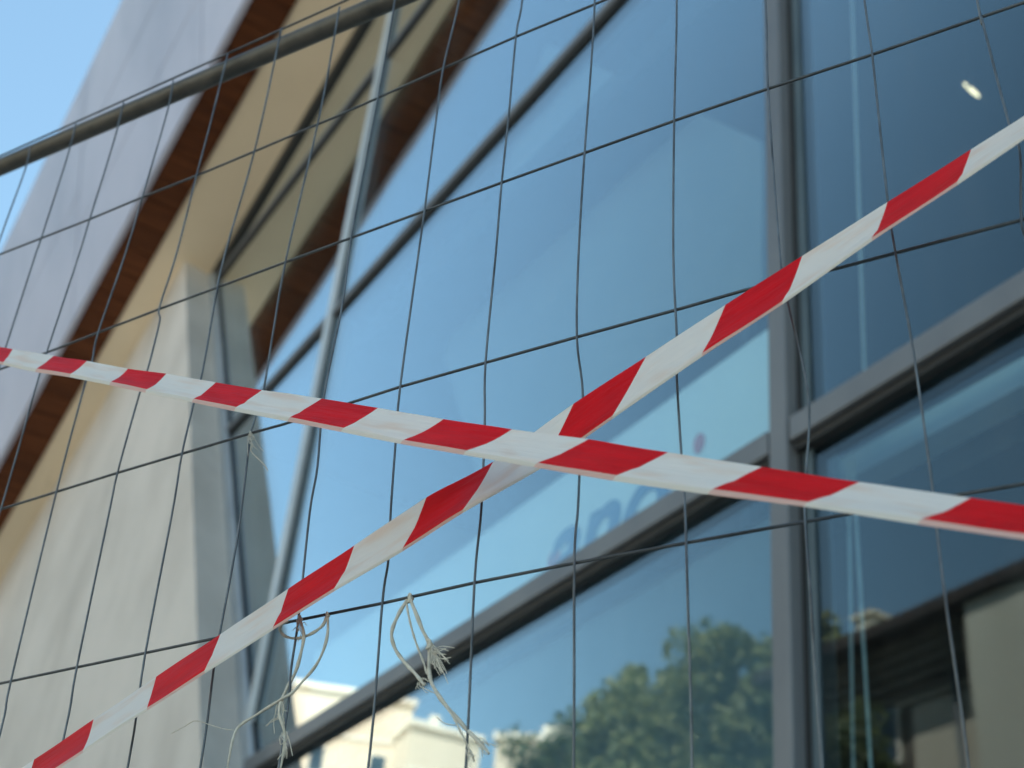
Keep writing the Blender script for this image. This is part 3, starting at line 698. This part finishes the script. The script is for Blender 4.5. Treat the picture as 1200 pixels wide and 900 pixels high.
tB, bxB, wB, zB = house_block('cream_house', (486, 843), (566, 862), 36, 9, 'lower cream house with a slim white chimney between two taller mirrored houses', 'stucco2')
build('chimney', *bxB(wB*0.27, wB*0.27+0.55, 0.3, 0.9, zB+0.002, zB+0.75), 'white_trim', tB)
tC, bxC, wC, zC = house_block('cream_house', (586, 858), (690, 862), 33, 9, 'pale house with a broad white attic block mirrored left of the leafy trees', 'stucco')
build('attic_block', *bxC(wC*0.48, wC*0.80, 0.2, 3, zC+0.002, zC+0.55), 'white_trim', tC)

def tree(name, label, base, height, rx, rz, leaves, m, seed, centre_h=None, size=0.21):
    rnd = random.Random(seed); t = thing(name, base, label, 'tree')
    ch = centre_h if centre_h else height-rz
    pts = [base+UP*(ch*k/6)+Vector((rnd.uniform(-.12,.12)*k/3, rnd.uniform(-.12,.12)*k/3, 0)) for k in range(7)]
    tr = build('trunk', *tube(spline(pts, 3), 0.22, 12, lambda q: 1.25-0.75*q), 'bark', t, True)
    clumps = []
    for _ in range(78):
        while True:
            p = Vector((rnd.uniform(-1,1), rnd.uniform(-1,1), rnd.uniform(-1,1)))
            if 0.25 < p.length < 1: break
        p = p*(0.62+0.46*rnd.random()); c = base+UP*ch+Vector((p.x*rx, p.y*rx, p.z*rz)); clumps.append((c, rnd.uniform(0.25,0.95)**1.3*rx*0.36))
    for c, r in clumps[:16]:
        st = pts[rnd.randint(3,6)]; mid = st.lerp(c, 0.5)+Vector((0,0,0.25))
        build('limb', *tube(spline([st, mid, c], 4), 0.07, 7, lambda q: 1-0.75*q), 'bark', t, True)
    V, F, T = [], [], []
    for _ in range(leaves):
        c, r = clumps[rnd.randrange(len(clumps))]
        d = Vector((rnd.gauss(0,1), rnd.gauss(0,1), rnd.gauss(0,0.8))); d = d.normalized()*r*(rnd.random()**0.45)
        p = c+d; a = Vector((rnd.gauss(0,1), rnd.gauss(0,1), rnd.gauss(0,0.6))).normalized(); b = a.orthogonal().normalized()
        b = Matrix.Rotation(rnd.uniform(0,6.28), 3, a) @ b; c2 = a.cross(b); l = size*rnd.uniform(0.6,1.3)
        i = len(V); V += [p-b*l*0.5, p+c2*l*0.3+a*l*0.06, p+b*l*0.5, p-c2*l*0.3+a*l*0.06]; F.append((i,i+1,i+2,i+3)); T += [rnd.random()]*4
    me = bpy.data.meshes.new('crown'); off = OFF[t.name]; me.from_pydata([tuple(v-off) for v in V], [], F)
    at = me.attributes.new('tint', 'FLOAT', 'POINT'); at.data.foreach_set('value', T); me.materials.append(MT[m])
    o = link(bpy.data.objects.new('crown', me)); o.parent = t
    return t
def tree_at(x, ytop, n, **kw):
    s, z = refl(x, ytop, n); b = P(s, n, G-0.13); return b, z-G+0.13
b, h_ = tree_at(885, 742, 15); tree('leafy_tree', 'large leafy green tree mirrored in the glass beside the middle mullion', b, h_, 2.6, 2.9, 30000, 'leaf', 3, h_-2.7)
b, h_ = tree_at(768, 780, 17); tree('leafy_tree', 'rounded green tree mirrored left of the larger leafy tree', b, h_, 2.2, 2.5, 22000, 'leaf', 5, h_-2.4)
b, h_ = tree_at(680, 850, 19); tree('leafy_tree', 'low green tree mirrored in front of the pale chimneyed house', b, h_, 2.0, 2.2, 14000, 'leaf2', 8, h_-2.1)
b, h_ = tree_at(985, 842, 8.6); tree('leafy_tree', 'dark small tree mirrored below the tiled eaves', b, h_, 1.0, 1.2, 9000, 'leaf2', 9, h_-1.1, 0.11)

# tiled house with wide eaves
n_h = 13.4
eL = refl(945, 792, n_h-0.8); eR = refl(1200, 668, n_h-0.8); ez = (refl(1047, 737, n_h-0.8)[1]+eR[1])/2
sA = refl(940, 800, n_h)[0]; sB = refl(1700, 500, n_h)[0]
th = thing('tiled_house', P((sA+sB)/2, n_h+4, G-0.13), 'dark tiled house with wide eaves and a cream end bay mirrored lower right', 'house')
sC = refl(1178, 780, n_h)[0]
build('wall', *boxP(sA+0.6, sC-0.002, n_h, n_h+8, G-0.13, ez+0.3), 'dark_wall', th)
build('end_bay', *boxP(sC, sB, n_h-0.74, n_h+8, G-0.13, ez-0.05), 'cream_wall', th)
build('pilaster', *boxP(sC+0.9, sB-0.2, n_h-0.80, n_h-0.742, G-0.13, ez-0.35), 'cream_wall', th)
e_ = build('eaves', *boxP(sA-0.3, sB+0.3, n_h-0.78, n_h+0.6, ez-0.04, ez+0.06), 'roof_tile', th)
gt = build('gutter', *tube([P(sA-0.3, n_h-0.82, ez+0.0), P(sB+0.3, n_h-0.82, ez+0.0)], 0.07, 12), 'roof_tile', th)
for k in range(5):
    zc = ez-0.10-0.17*k
    build('corbel_course', *boxP(sA+0.4, sC-0.01, n_h-0.5+0.1*k, n_h-0.002, zc-0.1, zc+0.05), 'dark_wall', th)
rf = build('roof', *prism([P(sA-0.3,n_h-0.8,ez+0.07), P(sA-0.3,n_h+4,ez+2.6), P(sA-0.3,n_h+8.8,ez+0.07)], [P(sB+0.3,n_h-0.8,ez+0.07), P(sB+0.3,n_h+4,ez+2.6), P(sB+0.3,n_h+8.8,ez+0.07)]), 'roof_tile', th)
k = 0; s = sA-0.25; tproto = None
while s < sB+0.2:
    if tproto is None:
        a, b = P(s, n_h-0.88, ez+0.08), P(s, n_h+4, ez+2.66); s_first = s
        v, f = tube([a, a.lerp(b, 0.5), b], 0.085, 8); tproto = build('tile_row', v, f, 'roof_tile', rf, True)
    else:
        q = tproto.copy(); link(q); q.parent = rf; q.location = RT*(s-s_first)
    s += 0.24
sq0, zq0 = refl(1075, 815, n_h)
build('string_course', *boxP(sA+0.62, sC-0.02, n_h-0.06, n_h-0.002, zq0-0.12, zq0+0.02), 'stone', th)
build('plaster_panel', *boxP(sq0-0.1, sC-0.35, n_h-0.03, n_h-0.002, zq0-1.5, zq0-0.2), 'stone', th)
sw, zwn = refl(1040, 850, n_h)
wn = build('window', *boxP(sw-0.28, sw+0.28, n_h-0.05, n_h-0.002, zwn-0.7, zwn+0.5), 'white_trim', th)
build('pane', *boxP(sw-0.22, sw+0.22, n_h-0.062, n_h-0.052, zwn-0.64, zwn+0.44), 'window', wn)
sdp = refl(1128, 800, n_h)[0]
build('downpipe', *tube([P(sdp, n_h-0.12, ez-0.1), P(sdp, n_h-0.12, G-0.1)], 0.05, 10), 'alu', th, True)
# small far tower with a lit chimney over the eaves
st_, zt_ = refl(1000, 738, 24)
ft = thing('roof_turret', P(st_, 25, G-0.13), 'small brown-roofed house with a lit stone chimney behind the tiled eaves', 'house')
build('wall', *boxP(st_-1.2, st_+1.3, 24, 27, G-0.13, zt_-0.2), 'dark_wall', ft)
build('roof', *prism([P(st_-1.5,23.7,zt_-0.19), P(st_+1.6,23.7,zt_-0.19), P(st_+1.6,27.3,zt_-0.19), P(st_-1.5,27.3,zt_-0.19)],
                     [P(st_-0.3,25,zt_+0.5), P(st_+0.5,25,zt_+0.5), P(st_+0.5,26,zt_+0.5), P(st_-0.3,26,zt_+0.5)]), 'roof_tile', ft)
sc_, zc_ = refl(1027, 728, 23.4)
ch_ = build('chimney', *boxP(sc_-0.3, sc_+0.3, 22.9, 23.5, zt_-1.5, zc_), 'stone', ft); build('chimney_cap', *boxP(sc_-0.4, sc_+0.4, 22.8, 23.6, zc_+0.002, zc_+0.12), 'stone', ch_)
